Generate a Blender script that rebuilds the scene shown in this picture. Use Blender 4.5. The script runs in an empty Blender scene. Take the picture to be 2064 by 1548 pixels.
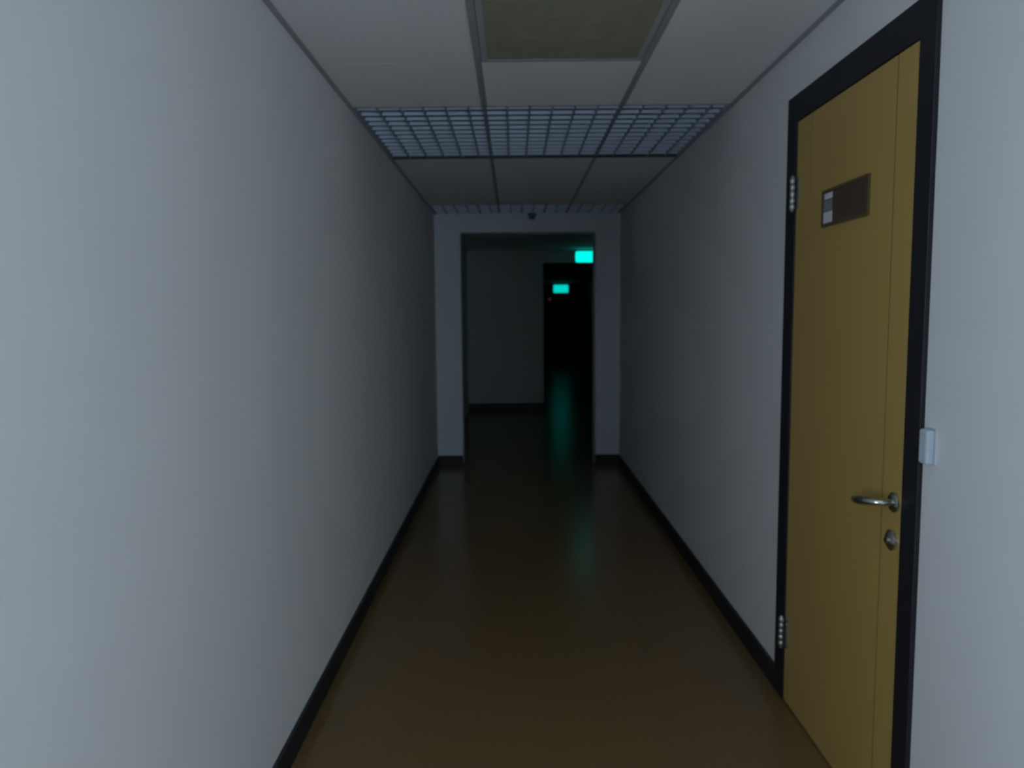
import bpy, bmesh, math, random
from mathutils import Vector, Matrix, Euler

random.seed(7)
S = bpy.context.scene
C = S.collection

# ------------------------------------------------------------------ dimensions (metres)
EYE = 1.422                      # camera height
H = 2.342                        # ceiling height
XL, XR = -0.727, 0.987           # corridor walls
YF = 7.059                       # far wall with the opening
YB = -4.0                        # closed end of the corridor behind the camera
Y2 = 11.13                       # wall of the room beyond
VOID = 2.70                      # top of the ceiling void
# unseen windows added behind the camera for the light: (side, start, end, sill, head)
ADDED_WINDOWS = [('back', 1.05, 2.35, 0.4, 2.25), ('left', -1.20, -0.10, 0.70, 1.80)]
WLABEL = ['tall white window of the lobby behind the viewer, dusk sky outside', 'small white side window behind the viewer, dusk sky outside']
LX1, RY = 2.6, -1.0              # unseen lobby added on the right, so window light favours the left jamb
WT = 0.17                        # thickness of the window wall

# ------------------------------------------------------------------ camera
cam = bpy.data.cameras.new('camera')
co = bpy.data.objects.new('camera', cam)
C.objects.link(co)
S.camera = co
cam.sensor_fit = 'HORIZONTAL'
cam.sensor_width = 36.0
cam.lens = 1519.3 / 2064 * 36.0
cam.clip_start = 0.02
pitch, yaw, roll = -0.0929, -0.0031, -0.0081
fwd = Vector((math.sin(yaw) * math.cos(pitch), math.cos(yaw) * math.cos(pitch), math.sin(pitch)))
right = Vector((math.cos(yaw), -math.sin(yaw), 0))
up = right.cross(fwd)
r2 = right * math.cos(roll) + up * math.sin(roll)
u2 = -right * math.sin(roll) + up * math.cos(roll)
co.matrix_world = Matrix(((r2.x, u2.x, -fwd.x, 0), (r2.y, u2.y, -fwd.y, 0),
                          (r2.z, u2.z, -fwd.z, EYE), (0, 0, 0, 1)))
cam.dof.use_dof = True           # the photograph is slightly soft
cam.dof.focus_distance = 0.9
cam.dof.aperture_fstop = 7.0

# ------------------------------------------------------------------ dusk sky, let in through the added windows
W = bpy.data.worlds.new('dusk_sky')
S.world = W
W.use_nodes = True
wn = W.node_tree
bg = wn.nodes['Background']
bg.inputs['Color'].default_value = (0.675, 0.84, 1.0, 1)
bg.inputs['Strength'].default_value = 15.2
for side, a0, a1, z0, z1 in ADDED_WINDOWS:             # light portals in the window openings
    pl = bpy.data.lights.new('window_portal', 'AREA')
    pl.shape = 'RECTANGLE'
    pl.cycles.is_portal = True
    po = bpy.data.objects.new('window_portal', pl)
    C.objects.link(po)
    am, zm = (a0 + a1) / 2, (z0 + z1) / 2
    if side == 'back':
        pl.size, pl.size_y = a1 - a0, z1 - z0
        po.location = (am, YB - WT - 0.01, zm)
        po.rotation_euler = (math.radians(90), 0, 0)
    else:
        sg = 1 if side == 'right' else -1
        pl.size, pl.size_y = z1 - z0, a1 - a0
        po.location = ((XR if sg > 0 else XL) + sg * (WT + 0.01), am, zm)
        po.rotation_euler = (0, sg * math.radians(90), 0)

vs = S.view_settings
vs.view_transform = 'Standard'
vs.look = 'None'
vs.gamma = 1.0
vs.use_curve_mapping = False
vs.exposure = 0.0
S.cycles.max_bounces = 16
S.cycles.diffuse_bounces = 10
S.cycles.use_denoising = True

# ------------------------------------------------------------------ materials
def mat(name, col, rough=0.6, metal=0.0, noise=0.0, nscale=30.0, bump=0.0, bscale=200.0, stretch=None,
        emit=None, estr=0.0, spec=0.5):
    m = bpy.data.materials.new(name)
    m.use_nodes = True
    nt = m.node_tree
    b = nt.nodes['Principled BSDF']
    b.inputs['Base Color'].default_value = (*col, 1)
    b.inputs['Roughness'].default_value = rough
    b.inputs['Metallic'].default_value = metal
    b.inputs['Specular IOR Level'].default_value = spec
    tc = nt.nodes.new('ShaderNodeTexCoord')
    vec = tc.outputs['Object']
    if stretch:
        mp = nt.nodes.new('ShaderNodeMapping')
        mp.inputs['Scale'].default_value = stretch
        nt.links.new(vec, mp.inputs['Vector'])
        vec = mp.outputs['Vector']
    if noise:
        n = nt.nodes.new('ShaderNodeTexNoise')
        n.inputs['Scale'].default_value = nscale
        n.inputs['Detail'].default_value = 6
        nt.links.new(vec, n.inputs['Vector'])
        r = nt.nodes.new('ShaderNodeMapRange')
        r.inputs['From Min'].default_value = 0.3
        r.inputs['From Max'].default_value = 0.7
        r.inputs['To Min'].default_value = 1 - noise
        r.inputs['To Max'].default_value = 1 + noise
        nt.links.new(n.outputs['Fac'], r.inputs['Value'])
        mx = nt.nodes.new('ShaderNodeVectorMath')
        mx.operation = 'SCALE'
        mx.inputs[0].default_value = col
        nt.links.new(r.outputs['Result'], mx.inputs['Scale'])
        nt.links.new(mx.outputs['Vector'], b.inputs['Base Color'])
    if bump:
        n2 = nt.nodes.new('ShaderNodeTexNoise')
        n2.inputs['Scale'].default_value = bscale
        n2.inputs['Detail'].default_value = 3
        nt.links.new(vec, n2.inputs['Vector'])
        bp = nt.nodes.new('ShaderNodeBump')
        bp.inputs['Strength'].default_value = bump
        bp.inputs['Distance'].default_value = 0.002
        nt.links.new(n2.outputs['Fac'], bp.inputs['Height'])
        nt.links.new(bp.outputs['Normal'], b.inputs['Normal'])
    if emit:
        b.inputs['Emission Color'].default_value = (*emit, 1)
        b.inputs['Emission Strength'].default_value = estr
    return m

M = {
    'wall': mat('painted_wall', (0.715, 0.715, 0.715), 0.75, noise=0.012, nscale=2.5, bump=0.12, bscale=260),
    'end_wall': mat('painted_end_wall', (0.70, 0.76, 0.82), 0.7, noise=0.02, nscale=2.5, bump=0.1, bscale=260),  # bluish tint: cold light on this wall is put into the paint
    'tile': mat('mineral_ceiling_tile', (0.84, 0.855, 0.88), 0.85, noise=0.03, nscale=90, bump=0.25, bscale=400),
    'rail': mat('painted_grid_rail', (0.36, 0.36, 0.40), 0.5),
    'tee': mat('painted_cross_tee', (0.40, 0.41, 0.42), 0.5),
    'darkrail': mat('dark_cross_rail', (0.05, 0.06, 0.07), 0.6),
    'slat': mat('aluminium_louvre', (0.66, 0.80, 0.97), 0.5, metal=0.1),  # pale blue: cold light on the cross faces is put into the colour
    'slat_edge': mat('aluminium_louvre_blade', (0.32, 0.40, 0.50), 0.5, metal=0.3),  # same metal darkened: shade on the long blades' undersides is in the colour
    'dark_wall': mat('dark_painted_wall', (0.10, 0.10, 0.14), 0.8, noise=0.02, nscale=3),  # darkness of the unlit corridor is put into this colour
    'void': mat('ceiling_void_concrete', (0.12, 0.13, 0.14), 0.9),
    'floor': mat('brown_linoleum', (0.188, 0.116, 0.049), 0.23, noise=0.05, nscale=40, bump=0.03, bscale=60, spec=0.40),
    'base': mat('black_skirting', (0.012, 0.012, 0.018), 0.5),
    'frame': mat('black_door_frame', (0.007, 0.007, 0.012), 0.55),
    'door': mat('ochre_door_laminate', (0.445, 0.295, 0.085), 0.5, noise=0.02, nscale=6, stretch=(8, 8, 0.7)),
    'groove': mat('door_groove', (0.13, 0.09, 0.025), 0.7),  # dark strip in the door gaps, shade put into the colour
    'steel': mat('brushed_steel', (0.56, 0.58, 0.55), 0.18, metal=1.0),
    'hinge': mat('satin_hinge', (0.44, 0.47, 0.45), 0.38, metal=0.95),
    'key': mat('dark_keyhole', (0.01, 0.01, 0.01), 0.6),
    'copper': mat('worn_brass_tip', (0.30, 0.14, 0.05), 0.4, metal=0.6),  # brown reflection of the door, painted onto the lever's end
    'plate_frame': mat('nameplate_frame', (0.105, 0.078, 0.028), 0.45),
    'plate': mat('dark_brown_nameplate', (0.085, 0.05, 0.034), 0.35),
    'paper': mat('white_label_paper', (0.62, 0.64, 0.68), 0.7),
    'print': mat('grey_printed_label', (0.20, 0.21, 0.25), 0.7, noise=0.5, nscale=120),
    'plastic': mat('white_plastic', (0.46, 0.54, 0.60), 0.45),
    'seam': mat('plastic_seam', (0.25, 0.28, 0.32), 0.6),
    'dark_plastic': mat('dark_plastic', (0.13, 0.15, 0.16), 0.5),
    'lens': mat('detector_lens', (0.09, 0.10, 0.11), 0.25),
    'lamp_frame': mat('lamp_frame_enamel', (0.44, 0.44, 0.48), 0.45),
    'diffuser': mat('aged_prismatic_diffuser', (0.34, 0.33, 0.245), 0.55, noise=0.10, nscale=14, bump=0.3, bscale=320),
    'housing': mat('exit_sign_housing', (0.10, 0.12, 0.12), 0.5),
    'exit_near': mat('exit_sign_glow', (0.0, 0.3, 0.25), 0.5, emit=(0.0, 1.0, 0.84), estr=1.05),
    'exit_far': mat('exit_sign_glow_dim', (0.0, 0.25, 0.2), 0.5, emit=(0.0, 0.72, 0.62), estr=0.9),
    'led': mat('orange_indicator', (0.3, 0.08, 0.02), 0.5, emit=(1.0, 0.32, 0.12), estr=0.03),
    'win': mat('white_window_frame', (0.70, 0.72, 0.73), 0.5),
}

def glass_mat():
    m = bpy.data.materials.new('window_glass')
    m.use_nodes = True
    nt = m.node_tree
    nt.nodes.remove(nt.nodes['Principled BSDF'])
    t = nt.nodes.new('ShaderNodeBsdfTransparent')
    g = nt.nodes.new('ShaderNodeBsdfGlossy')
    g.inputs['Roughness'].default_value = 0.02
    mx = nt.nodes.new('ShaderNodeMixShader')
    mx.inputs['Fac'].default_value = 0.06
    nt.links.new(t.outputs[0], mx.inputs[1])
    nt.links.new(g.outputs[0], mx.inputs[2])
    nt.links.new(mx.outputs[0], nt.nodes['Material Output'].inputs['Surface'])
    return m
M['glass'] = glass_mat()

# ------------------------------------------------------------------ mesh helpers
def box(bm, x0, x1, y0, y1, z0, z1, bev=0.0, seg=2):
    g = bmesh.ops.create_cube(bm, size=1.0)
    for v in g['verts']:
        v.co = Vector(((x0 + x1) / 2 + v.co.x * (x1 - x0), (y0 + y1) / 2 + v.co.y * (y1 - y0),
                       (z0 + z1) / 2 + v.co.z * (z1 - z0)))
    if bev:
        es = {e for v in g['verts'] for e in v.link_edges}
        bmesh.ops.bevel(bm, geom=list(es), offset=bev, segments=seg, affect='EDGES', profile=0.5)

def tube(bm, pts, radii, n=14, squash=None):
    """swept round section through pts, closed at both ends"""
    rings = []
    for i, p in enumerate(pts):
        p = Vector(p)
        a = Vector(pts[max(i - 1, 0)])
        b = Vector(pts[min(i + 1, len(pts) - 1)])
        d = (b - a).normalized()
        ref = Vector((0, 0, 1)) if abs(d.z) < 0.9 else Vector((1, 0, 0))
        s = d.cross(ref).normalized()
        t = s.cross(d).normalized()
        r = radii[i]
        k = squash[i] if squash else 1.0
        rings.append([bm.verts.new(p + s * math.cos(2 * math.pi * j / n) * r * k + t * math.sin(2 * math.pi * j / n) * r)
                      for j in range(n)])
    for u, v in zip(rings, rings[1:]):
        for j in range(n):
            bm.faces.new((u[j], u[(j + 1) % n], v[(j + 1) % n], v[j]))
    bm.faces.new(rings[0][::-1])
    bm.faces.new(rings[-1])

def obj(name, bm, m, parent=None, smooth=False):
    me = bpy.data.meshes.new(name)
    bmesh.ops.recalc_face_normals(bm, faces=bm.faces[:])
    if smooth:
        for f in bm.faces:
            f.smooth = True
        for e in bm.edges:
            if len(e.link_faces) == 2 and e.calc_face_angle(0) > 0.7:
                e.smooth = False
    bm.to_mesh(me)
    bm.free()
    me.materials.append(M[m])
    o = bpy.data.objects.new(name, me)
    C.objects.link(o)
    if parent:
        o.parent = parent
        o.matrix_parent_inverse = Matrix.Translation(parent.location).inverted()
    return o

def boxobj(name, m, dims, parent=None, bev=0.0):
    bm = bmesh.new()
    box(bm, *dims, bev=bev)
    return obj(name, bm, m, parent)

def boxes(name, m, lst, parent=None):
    bm = bmesh.new()
    for d in lst:
        box(bm, *d)
    return obj(name, bm, m, parent)

def struct(o, label=None, cat=None):
    o['kind'] = 'structure'
    if label:
        o['label'] = label
        o['category'] = cat
    return o

def empty(name, loc, label=None, cat=None, group=None, parent=None):
    o = bpy.data.objects.new(name, None)
    C.objects.link(o)
    o.location = loc
    o.empty_display_size = 0.1
    if label:
        o['label'] = label
        o['category'] = cat
    if group:
        o['group'] = group
    if parent:
        o.parent = parent
        o.matrix_parent_inverse = Matrix.Translation(parent.location).inverted()
    return o

def child(name, me, loc, parent):
    """one more piece that shares mesh data (mesh built around its own origin)"""
    o = bpy.data.objects.new(name, me)
    C.objects.link(o)
    o.parent = parent
    pl = Vector((0, 0, 0))
    q = parent
    while q:
        pl += q.location if not q.parent else Vector((0, 0, 0))
        q = q.parent
    o.location = loc
    o.matrix_parent_inverse = Matrix.Translation(pl).inverted()
    return o

# ------------------------------------------------------------------ shell: floor and walls
struct(boxobj('floor', 'floor', (-1.1, 2.9, -4.2, 25.6, -0.10, 0.0)),
       'brown linoleum corridor floor with a dull sheen', 'floor')

def side_cells(side, x0, x1, ya, yb):
    """boxes of a wall from ya to yb with its window openings left free"""
    out, y = [], ya
    for sd, a0, a1, z0, z1 in sorted(ADDED_WINDOWS, key=lambda w: w[1]):
        if sd == side:
            out += [(x0, x1, y, a0, 0, VOID), (x0, x1, a0, a1, 0, z0), (x0, x1, a0, a1, z1, VOID)]
            y = a1
    return out + [(x0, x1, y, yb, 0, VOID)]

struct(boxes('wall_left', 'wall', side_cells('left', XL - WT, XL, YB, YF)),
       'long plain off-white corridor wall opposite the yellow door', 'wall')

FO0, FO1, FI0, FI1 = 1.800, 2.745, 1.872, 2.655      # door frame outer / inner edges along the wall
FH, LH = 2.163, 2.070                                 # frame top, leaf top
struct(boxes('wall_right', 'wall', side_cells('right', XR, XR + WT, RY, 1.2) + [
    (XR, XR + 0.07, 1.2, FO0 + 0.02, 0, VOID),
    (XR, XR + 0.07, FO1 - 0.02, YF, 0, VOID),
    (XR, XR + 0.07, FO0 + 0.02, FO1 - 0.02, FH - 0.02, VOID),
    (XR + 0.07, XR + WT, 1.2, YF, 0, VOID)]),
    'off-white corridor wall with the black-framed yellow door in it', 'wall')

OX0, OX1, OH = -0.490, 0.760, 2.171
struct(boxes('wall_far', 'end_wall', [
    (XL - 0.15, OX0, YF, YF + 0.25, 0, VOID),
    (OX1, 2.3, YF, YF + 0.25, 0, VOID),
    (OX0, OX1, YF, YF + 0.25, OH, VOID)]),
    'end wall of the corridor around the dark open passage', 'wall')

# room beyond the passage
struct(boxobj('wall_beyond_left', 'wall', (-0.88, -0.68, YF + 0.25, Y2, 0, VOID)),
       'side wall of the dark room beyond the passage, a narrow dark strip', 'wall')
struct(boxobj('wall_beyond_right', 'wall', (2.1, 2.3, YF + 0.25, Y2, 0, VOID)),
       'hidden side wall of the room beyond the passage', 'wall')
DX0, DX1, DH = 0.437, 1.75, 2.158
struct(boxes('wall_beyond', 'wall', [
    (-0.88, DX0, Y2, Y2 + 0.15, 0, VOID),
    (DX1, 2.5, Y2, Y2 + 0.15, 0, VOID),
    (DX0, DX1, Y2, Y2 + 0.15, DH, VOID)]),
    'dim grey wall of the room beyond the passage, beside a black doorway', 'wall')
struct(boxobj('ceiling_beyond', 'tile', (-0.68, 2.1, YF + 0.25, Y2, H, H + 0.08)),
       'dark ceiling of the room beyond the passage', 'ceiling')
# unlit corridor behind the black doorway
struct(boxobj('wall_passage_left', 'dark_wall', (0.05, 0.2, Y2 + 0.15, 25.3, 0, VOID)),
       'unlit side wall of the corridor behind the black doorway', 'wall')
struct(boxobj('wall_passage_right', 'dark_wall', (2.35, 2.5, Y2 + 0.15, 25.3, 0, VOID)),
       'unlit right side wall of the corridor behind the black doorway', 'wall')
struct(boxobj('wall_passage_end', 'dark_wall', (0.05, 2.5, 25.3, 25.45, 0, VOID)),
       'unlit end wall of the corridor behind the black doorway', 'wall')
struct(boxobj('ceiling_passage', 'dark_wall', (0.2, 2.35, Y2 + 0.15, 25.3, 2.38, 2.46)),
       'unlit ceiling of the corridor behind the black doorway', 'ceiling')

# end of the corridor behind the camera, and the unseen windows added to light it
def swap(d):
    return (d[2], d[3], d[0], d[1], d[4], d[5])
struct(boxes('wall_back', 'wall', [swap(d) for d in side_cells('back', YB - WT, YB, XL - WT, LX1 + WT)]),
       'wall closing the corridor behind the viewer', 'wall')
struct(boxobj('wall_lobby_right', 'wall', (LX1, LX1 + WT, YB, RY, 0, VOID)),
       'side wall of the lobby behind the viewer', 'wall')
struct(boxobj('wall_return', 'wall', (XR + WT, LX1 + WT, RY, RY + WT, 0, VOID)),
       'return wall where the lobby narrows to the corridor', 'wall')
struct(boxobj('ceiling_lobby', 'tile', (XR, LX1, YB, RY, H, H + 0.05)),
       'plain ceiling of the lobby behind the viewer', 'ceiling')
for wi, (side, a0, a1, z0, z1) in enumerate(ADDED_WINDOWS):
    n0 = {'right': XR, 'left': XL, 'back': YB}[side]
    sg = 1 if side == 'right' else -1                # outward direction
    f = lambda u0, u1, *r: ((min(n0 + sg * u0, n0 + sg * u1), max(n0 + sg * u0, n0 + sg * u1)) + r)
    g = (lambda d: swap(d)) if side == 'back' else (lambda d: d)
    am = (a0 + a1) / 2
    w = struct(empty('window_%d' % (wi + 1), g(f(0.1, 0.1, am, am, z0, z0))[0::2],
                     WLABEL[wi], 'window'))
    fb = bmesh.new()
    for d in [(a0, a1, z0, z0 + 0.05), (a0, a1, z1 - 0.05, z1), (a0, a0 + 0.05, z0 + 0.05, z1 - 0.05),
              (a1 - 0.05, a1, z0 + 0.05, z1 - 0.05), (am - 0.025, am + 0.025, z0 + 0.05, z1 - 0.05)]:
        box(fb, *g(f(0.09, 0.14, *d)))
    obj('window_frame', fb, 'win', w)
    boxobj('pane', 'glass', g(f(0.112, 0.118, a0 + 0.05, am - 0.025, z0 + 0.05, z1 - 0.05)), w)
    boxobj('pane', 'glass', g(f(0.112, 0.118, am + 0.025, a1 - 0.05, z0 + 0.05, z1 - 0.05)), w)
    boxobj('window_sill', 'win', g(f(-0.10, -0.001, a0 - 0.03, a1 + 0.03, z0 - 0.04, z0 - 0.002)), w)

# ------------------------------------------------------------------ skirting
BH, BT = 0.088, 0.012
struct(boxobj('baseboard_left', 'base', (XL, XL + BT, YB, YF, 0, BH)),
       'black skirting along the foot of the plain corridor wall', 'baseboard')
struct(boxes('baseboard_right', 'base', [(XR - BT, XR, RY, FO0, 0, BH), (XR - BT, XR, FO1, YF, 0, BH)]),
       'black skirting running up to the yellow door frame', 'baseboard')
struct(boxes('baseboard_far', 'base', [(XL + BT, OX0, YF - BT, YF, 0, BH), (OX1, XR - BT, YF - BT, YF, 0, BH)]),
       'black skirting on both sides of the open passage', 'baseboard')
struct(boxes('baseboard_beyond', 'base', [(-0.68, DX0, Y2 - BT, Y2, 0, 0.10)]),
       'dark skirting of the wall in the room beyond the passage', 'baseboard')

# ------------------------------------------------------------------ suspended ceiling
RL, RR = -0.124, 0.488           # long rails between the three tile columns
TH = 0.016
ceil = struct(boxobj('ceiling', 'void', (-1.0, 2.85, YB - WT, 25.45, VOID, VOID + 0.1)),
              'suspended corridor ceiling of pale tiles with metal louvre rows', 'ceiling')
cols = [(XL + 0.020, RL - 0.010), (RL + 0.010, RR - 0.010), (RR + 0.010, XR - 0.020)]
ylines = [YB, -3.565, -2.98, -2.395, -1.81, -1.225, -0.64, -0.055, 0.53, 1.115, 1.700, 2.285, 2.867, 3.451]
lamp_row = len(ylines) - 3
def tile(x0, x1, y0, y1):
    bm = bmesh.new()
    box(bm, x0, x1, y0 + 0.0015, y1 - 0.0015, H, H + TH)
    return obj('ceiling_tile', bm, 'tile', ceil)
rows = list(zip(ylines, ylines[1:])) + [(4.547 + 0.641 * i, 4.547 + 0.641 * (i + 1)) for i in range(3)]
for i, (y0, y1) in enumerate(rows):
    for j, (x0, x1) in enumerate(cols):
        if i == lamp_row and j == 1:
            continue
        tile(x0, x1, y0, y1)
# long rails, cross tees
for x in (RL, RR):
    boxobj('grid_rail', 'rail', (x - 0.012, x + 0.012, YB, 3.447, H - 0.003, H + 0.03), ceil)
    boxobj('grid_rail', 'rail', (x - 0.010, x + 0.010, 4.562, 6.46, H - 0.003, H + 0.03), ceil)
for y in ylines[1:-1] + [5.188, 5.829]:
    for x0, x1 in cols:
        boxobj('cross_tee', 'tee', (x0, x1, y - 0.0014, y + 0.0014, H + 0.001, H + 0.03), ceil)
for y in (3.451, 6.468):
    boxobj('cross_rail', 'rail', (XL + 0.02, XR - 0.02, y - 0.006, y + 0.006, H - 0.002, H + 0.03), ceil)
boxobj('cross_rail', 'darkrail', (XL + 0.02, XR - 0.02, 4.538, 4.558, H - 0.006, H + 0.03), ceil)
struct(boxobj('trim_1', 'rail', (XL, XL + 0.020, YB, YF, H - 0.004, H + 0.03)),
       'grey angle trim where the ceiling meets the plain wall', 'trim')
struct(boxobj('trim_2', 'rail', (XR - 0.020, XR, YB, YF, H - 0.004, H + 0.03)),
       'grey angle trim where the ceiling meets the wall with the door', 'trim')

# open-cell metal louvre panels
SH, CELL = 0.016, 0.102
def louvre(x0, x1, y0, y1, ny):
    p = empty('louvre_panel', (x0, y0, H), parent=ceil)
    p.location = (x0, y0, H)
    p.matrix_parent_inverse = Matrix.Identity(4)
    w = x1 - x0
    bm = bmesh.new()
    box(bm, 0, w, -0.0025, 0.0025, 0, SH)
    first = obj('cross_slat', bm, 'slat', p)
    first.matrix_parent_inverse = Matrix.Identity(4)
    me = first.data
    step = (y1 - y0) / ny
    first.location = (0, step * 0.5, 0)
    for k in range(1, ny):
        o = bpy.data.objects.new('cross_slat', me)
        C.objects.link(o)
        o.parent = p
        o.location = (0, step * (k + 0.5), 0)
    bm = bmesh.new()
    box(bm, -0.0035, 0.0035, 0, y1 - y0, -0.001, 0.030)
    lm = obj('long_slat', bm, 'slat_edge', p)
    lm.matrix_parent_inverse = Matrix.Identity(4)
    n = max(1, int(round(w / CELL)))
    lm.location = (0.005, 0, 0)
    for k in range(1, n + (1 if x1 > 0.9 else 1)):
        o = bpy.data.objects.new('long_slat', lm.data)
        C.objects.link(o)
        o.parent = p
        o.location = (min(k * CELL, w - 0.005), 0, 0)
lc = [(XL + 0.020, RL), (RL, RR), (RR, XR - 0.020)]
for (y0, y1) in ((3.459, 3.999), (3.999, 4.537)):
    for (x0, x1) in lc:
        louvre(x0, x1, y0, y1, 6)
for (x0, x1) in lc:
    louvre(x0, x1, 6.476, 7.055, 6)

# ------------------------------------------------------------------ recessed ceiling lamp, switched off
lx0, lx1, ly0, ly1 = RL + 0.014, RR - 0.014, 2.291, 2.861
lamp = empty('ceiling_lamp', ((lx0 + lx1) / 2, (ly0 + ly1) / 2, H),
             'unlit square recessed ceiling lamp with a dark olive diffuser', 'lamp')
fr = bmesh.new()
t = 0.022
for d in [(lx0, lx1, ly0, ly0 + t), (lx0, lx1, ly1 - t, ly1), (lx0, lx0 + t, ly0 + t, ly1 - t), (lx1 - t, lx1, ly0 + t, ly1 - t)]:
    box(fr, *d, H - 0.001, H + 0.03)
obj('lamp_frame', fr, 'lamp_frame', lamp)
boxobj('diffuser', 'diffuser', (lx0 + t, lx1 - t, ly0 + t, ly1 - t, H + 0.0005, H + 0.008), lamp)
boxobj('lamp_housing', 'lamp_frame', (lx0 + t, lx1 - t, ly0 + t, ly1 - t, H + 0.010, H + 0.09), lamp)

# ------------------------------------------------------------------ yellow door
FX = XR - 0.012                  # face of the frame
LXF = XR - 0.008                 # face of the leaf
door = struct(empty('door_1', (XR, 2.26, 0), 'yellow-ochre wooden door in a black frame on the corridor wall', 'door'))
boxobj('door_frame_post', 'frame', (FX, XR + 0.06, FO0, FI0, 0, FH), door, bev=0.002)
boxobj('door_frame_post', 'frame', (FX, XR + 0.06, FI1, FO1, 0, FH), door, bev=0.002)
boxobj('door_frame_header', 'frame', (FX, XR + 0.06, FI0, FI1, LH, FH), door, bev=0.002)
G1, G2 = 1.978, 2.528            # shallow gaps between stiles and panel; their depth is painted shade
leaf = boxobj('door_leaf', 'groove', (LXF + 0.0008, LXF + 0.042, FI0 + 0.003, FI1 - 0.003, 0.008, LH - 0.003), door)
boxobj('stile', 'door', (LXF, LXF + 0.0008, FI0 + 0.003, G1 - 0.0028, 0.008, LH - 0.003), leaf)
boxobj('centre_panel', 'door', (LXF, LXF + 0.0008, G1 + 0.0028, G2 - 0.0014, 0.008, LH - 0.003), leaf)
boxobj('stile', 'door', (LXF, LXF + 0.0008, G2 + 0.0014, FI1 - 0.003, 0.008, LH - 0.003), leaf)

def hinge(z0, z1):
    bm = bmesh.new()
    n = 5
    hgt = (z1 - z0) / n
    yy, xx = FI1 + 0.002, FX - 0.009
    for k in range(n):
        tube(bm, [(xx, yy, z0 + hgt * k + 0.001), (xx, yy, z0 + hgt * k + 0.004), (xx, yy, z0 + hgt * (k + 1) - 0.004), (xx, yy, z0 + hgt * (k + 1) - 0.001)],
             [0.0070, 0.0095, 0.0095, 0.0070], 14)
    h = obj('hinge', bm, 'hinge', door, smooth=True)
    bm = bmesh.new()
    tube(bm, [(xx, yy, z0 - 0.006), (xx, yy, z0 - 0.002), (xx, yy, z1 + 0.002), (xx, yy, z1 + 0.006)], [0.004, 0.007, 0.007, 0.004], 12)
    obj('hinge_pin', bm, 'hinge', h, smooth=True)
    boxobj('hinge_plate', 'hinge', (LXF - 0.0015, LXF, FI1 - 0.028, FI1 - 0.004, z0, z1), h)
hinge(1.772, 1.882)
hinge(0.205, 0.315)

# lever handle
hy, hz = 1.908, 0.930
bm = bmesh.new()
tube(bm, [(LXF, hy, hz), (LXF - 0.006, hy, hz), (LXF - 0.009, hy, hz)], [0.026, 0.026, 0.022], 28)
han = obj('handle', bm, 'steel', door, smooth=True)
bm = bmesh.new()
tube(bm, [(LXF - 0.008, hy, hz), (LXF - 0.030, hy, hz), (LXF - 0.046, hy + 0.003, hz), (LXF - 0.056, hy + 0.014, hz),
          (LXF - 0.059, hy + 0.034, hz - 0.003), (LXF - 0.058, hy + 0.062, hz - 0.009), (LXF - 0.056, hy + 0.088, hz - 0.014),
          (LXF - 0.054, hy + 0.104, hz - 0.018)],
     [0.010, 0.009, 0.009, 0.0100, 0.0115, 0.0130, 0.0125, 0.008], 16)
obj('lever', bm, 'steel', han, smooth=True)
bm = bmesh.new()
tube(bm, [(LXF - 0.054, hy + 0.103, hz - 0.018), (LXF - 0.053, hy + 0.112, hz - 0.019), (LXF - 0.050, hy + 0.124, hz - 0.020), (LXF - 0.047, hy + 0.130, hz - 0.020)],
     [0.0075, 0.0090, 0.0080, 0.003], 14)
lt = obj('lever_tip', bm, 'copper', han, smooth=True)
lt['label'] = 'brownish end of the lever'

# lock rosette
ky, kz = 1.914, 0.829
bm = bmesh.new()
tube(bm, [(LXF, ky, kz), (LXF - 0.007, ky, kz), (LXF - 0.011, ky, kz), (LXF - 0.013, ky, kz)], [0.027, 0.027, 0.021, 0.014], 28)
lk = obj('lock', bm, 'steel', door, smooth=True)
bm = bmesh.new()
tube(bm, [(LXF - 0.012, ky, kz), (LXF - 0.019, ky, kz)], [0.0095, 0.0085], 18)
cy = obj('lock_cylinder', bm, 'steel', lk, smooth=True)
bm = bmesh.new()
box(bm, LXF - 0.0196, LXF - 0.0188, ky - 0.0015, ky + 0.0015, kz - 0.007, kz + 0.005)
obj('key_slot', bm, 'key', lk)

# ------------------------------------------------------------------ name plate on the door
p0, p1, q0, q1 = 2.105, 2.420, 1.684, 1.797
np_ = empty('name_plate', (LXF, (p0 + p1) / 2, q0), 'dark brown name plate with white paper slips, screwed to the yellow door', 'sign')
bm = bmesh.new()
e = 0.008
for d in [(p0, p1, q0, q0 + e), (p0, p1, q1 - e, q1), (p0, p0 + e, q0 + e, q1 - e), (p1 - e, p1, q0 + e, q1 - e)]:
    box(bm, LXF - 0.007, LXF - 0.0002, *d)
obj('plate_frame', bm, 'plate_frame', np_)
boxobj('plate_panel', 'plate', (LXF - 0.004, LXF - 0.0002, p0 + e, p1 - e, q0 + e, q1 - e), np_)
def slip(name, m, u0, u1, v0, v1):
    # u measured from the far end of the plate, v from its bottom edge (fractions)
    L, h = p1 - p0, q1 - q0
    return boxobj(name, m, (LXF - 0.0052, LXF - 0.0040, p1 - u1 * L, p1 - u0 * L, q0 + v0 * h, q0 + v1 * h), np_)
slip('paper_slip', 'paper', 0.045, 0.24, 0.10, 0.40)
slip('printed_slip', 'print', 0.045, 0.235, 0.43, 0.70)
slip('paper_slip', 'paper', 0.06, 0.24, 0.74, 0.90)

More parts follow.
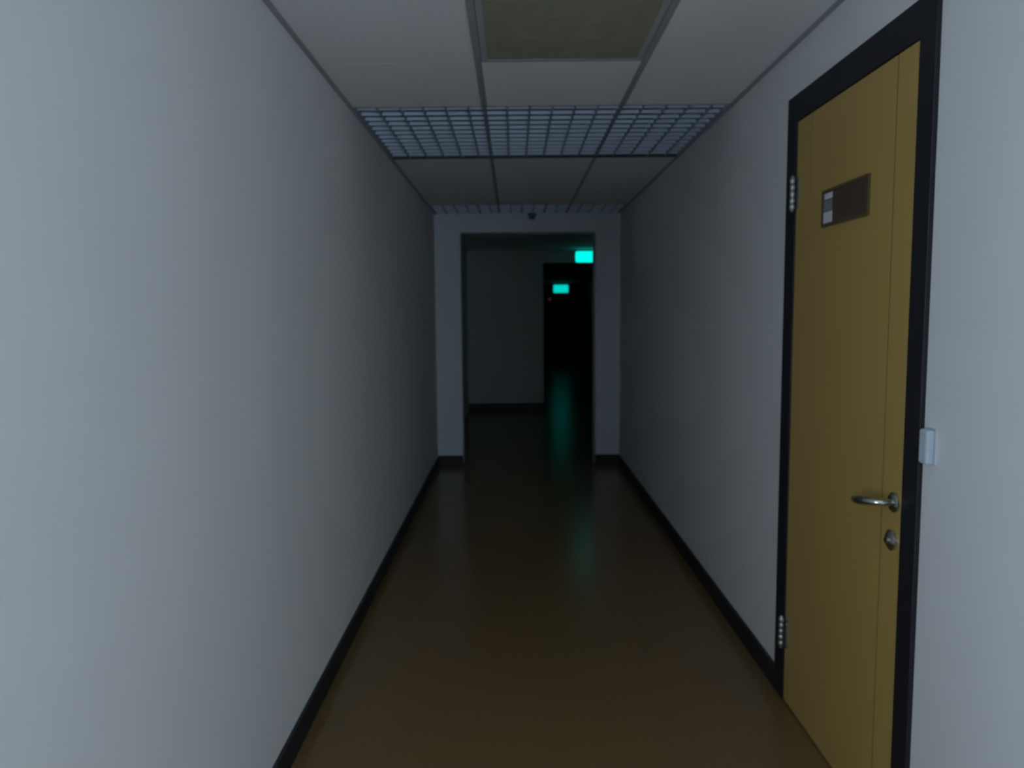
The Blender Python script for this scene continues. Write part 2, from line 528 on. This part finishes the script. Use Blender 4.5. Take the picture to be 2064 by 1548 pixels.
# ------------------------------------------------------------------ white contact sensor by the door frame
sn = empty('door_sensor', (XR, 1.762, 1.060), 'small white plastic sensor box on the wall beside the black door frame', 'sensor')
boxobj('sensor_cover', 'plastic', (XR - 0.024, XR - 0.003, 1.745, 1.781, 1.060, 1.143), sn, bev=0.006)
boxobj('sensor_base', 'plastic', (XR - 0.004, XR, 1.745, 1.781, 1.060, 1.143), sn)

# ------------------------------------------------------------------ exit signs
def slab(bm, x0, x1, y0, y1, z0, z1, r, n=6):
    """upright slab with rounded corners"""
    ring = []
    for cxx, czz, st in ((x1 - r, z1 - r, 0), (x0 + r, z1 - r, 90), (x0 + r, z0 + r, 180), (x1 - r, z0 + r, 270)):
        for k in range(n + 1):
            an = math.radians(st + 90 * k / n)
            ring.append((cxx + r * math.cos(an), czz + r * math.sin(an)))
    f = [bm.verts.new((x, y0, z)) for x, z in ring]
    b = [bm.verts.new((x, y1, z)) for x, z in ring]
    bm.faces.new(f)
    bm.faces.new(b[::-1])
    for k in range(len(ring)):
        j = (k + 1) % len(ring)
        bm.faces.new((f[k], b[k], b[j], f[j]))

def exit_sign(x0, x1, y, z0, z1, ztop, glow, label, wall=False):
    t = empty('exit_sign', ((x0 + x1) / 2, y, z0), label, 'sign', 'glowing exit signs')
    bm = bmesh.new()
    slab(bm, x0, x1, y, y + 0.06, z0, z1, 0.035)
    obj('sign_housing', bm, 'housing', t)
    bm = bmesh.new()
    slab(bm, x0 + 0.006, x1 - 0.006, y - 0.006, y + 0.001, z0 + 0.006, z1 - 0.006, 0.030)
    obj('lit_face', bm, glow, t)
    for xx in (x0 + 0.08, x1 - 0.08):
        boxobj('hanger', 'housing', (xx - 0.008, xx + 0.008, y + 0.022, y + 0.038, z1 - 0.002, ztop), t)
exit_sign(0.895, 1.235, Y2 - 0.08, 2.150, 2.322, H, 'exit_near',
          'larger, brighter green-glowing exit sign above the black doorway')
exit_sign(1.255, 1.735, 24.0, 2.065, 2.325, 2.38, 'exit_far',
          'smaller, dimmer green-glowing exit sign deep inside the black doorway')

# small box with a faint orange indicator on the end wall of the unlit corridor
ib = empty('alarm_box', (1.20, 25.3, 1.85), 'faint orange indicator below the smaller exit sign in the dark', 'alarm')
boxobj('box_body', 'dark_plastic', (1.12, 1.28, 25.24, 25.3, 1.82, 1.98), ib, bev=0.01)
bm = bmesh.new()
tube(bm, [(1.20, 25.241, 1.90), (1.20, 25.225, 1.90), (1.20, 25.215, 1.90)], [0.05, 0.05, 0.03], 20)
obj('indicator_light', bm, 'led', ib, smooth=True)

# ------------------------------------------------------------------ little detector hanging at the top of the end wall
dt = empty('motion_detector', (0.175, YF - 0.03, 2.283), 'tiny dark detector at the top centre of the end wall', 'sensor')
boxobj('mounting_bracket', 'dark_plastic', (0.135, 0.215, YF - 0.022, YF, 2.318, 2.341), dt, bev=0.002)
boxobj('detector_body', 'dark_plastic', (0.145, 0.205, YF - 0.055, YF - 0.002, 2.284, 2.319), dt, bev=0.008)
boxobj('detector_lens', 'lens', (0.155, 0.195, YF - 0.060, YF - 0.054, 2.289, 2.307), dt, bev=0.002)
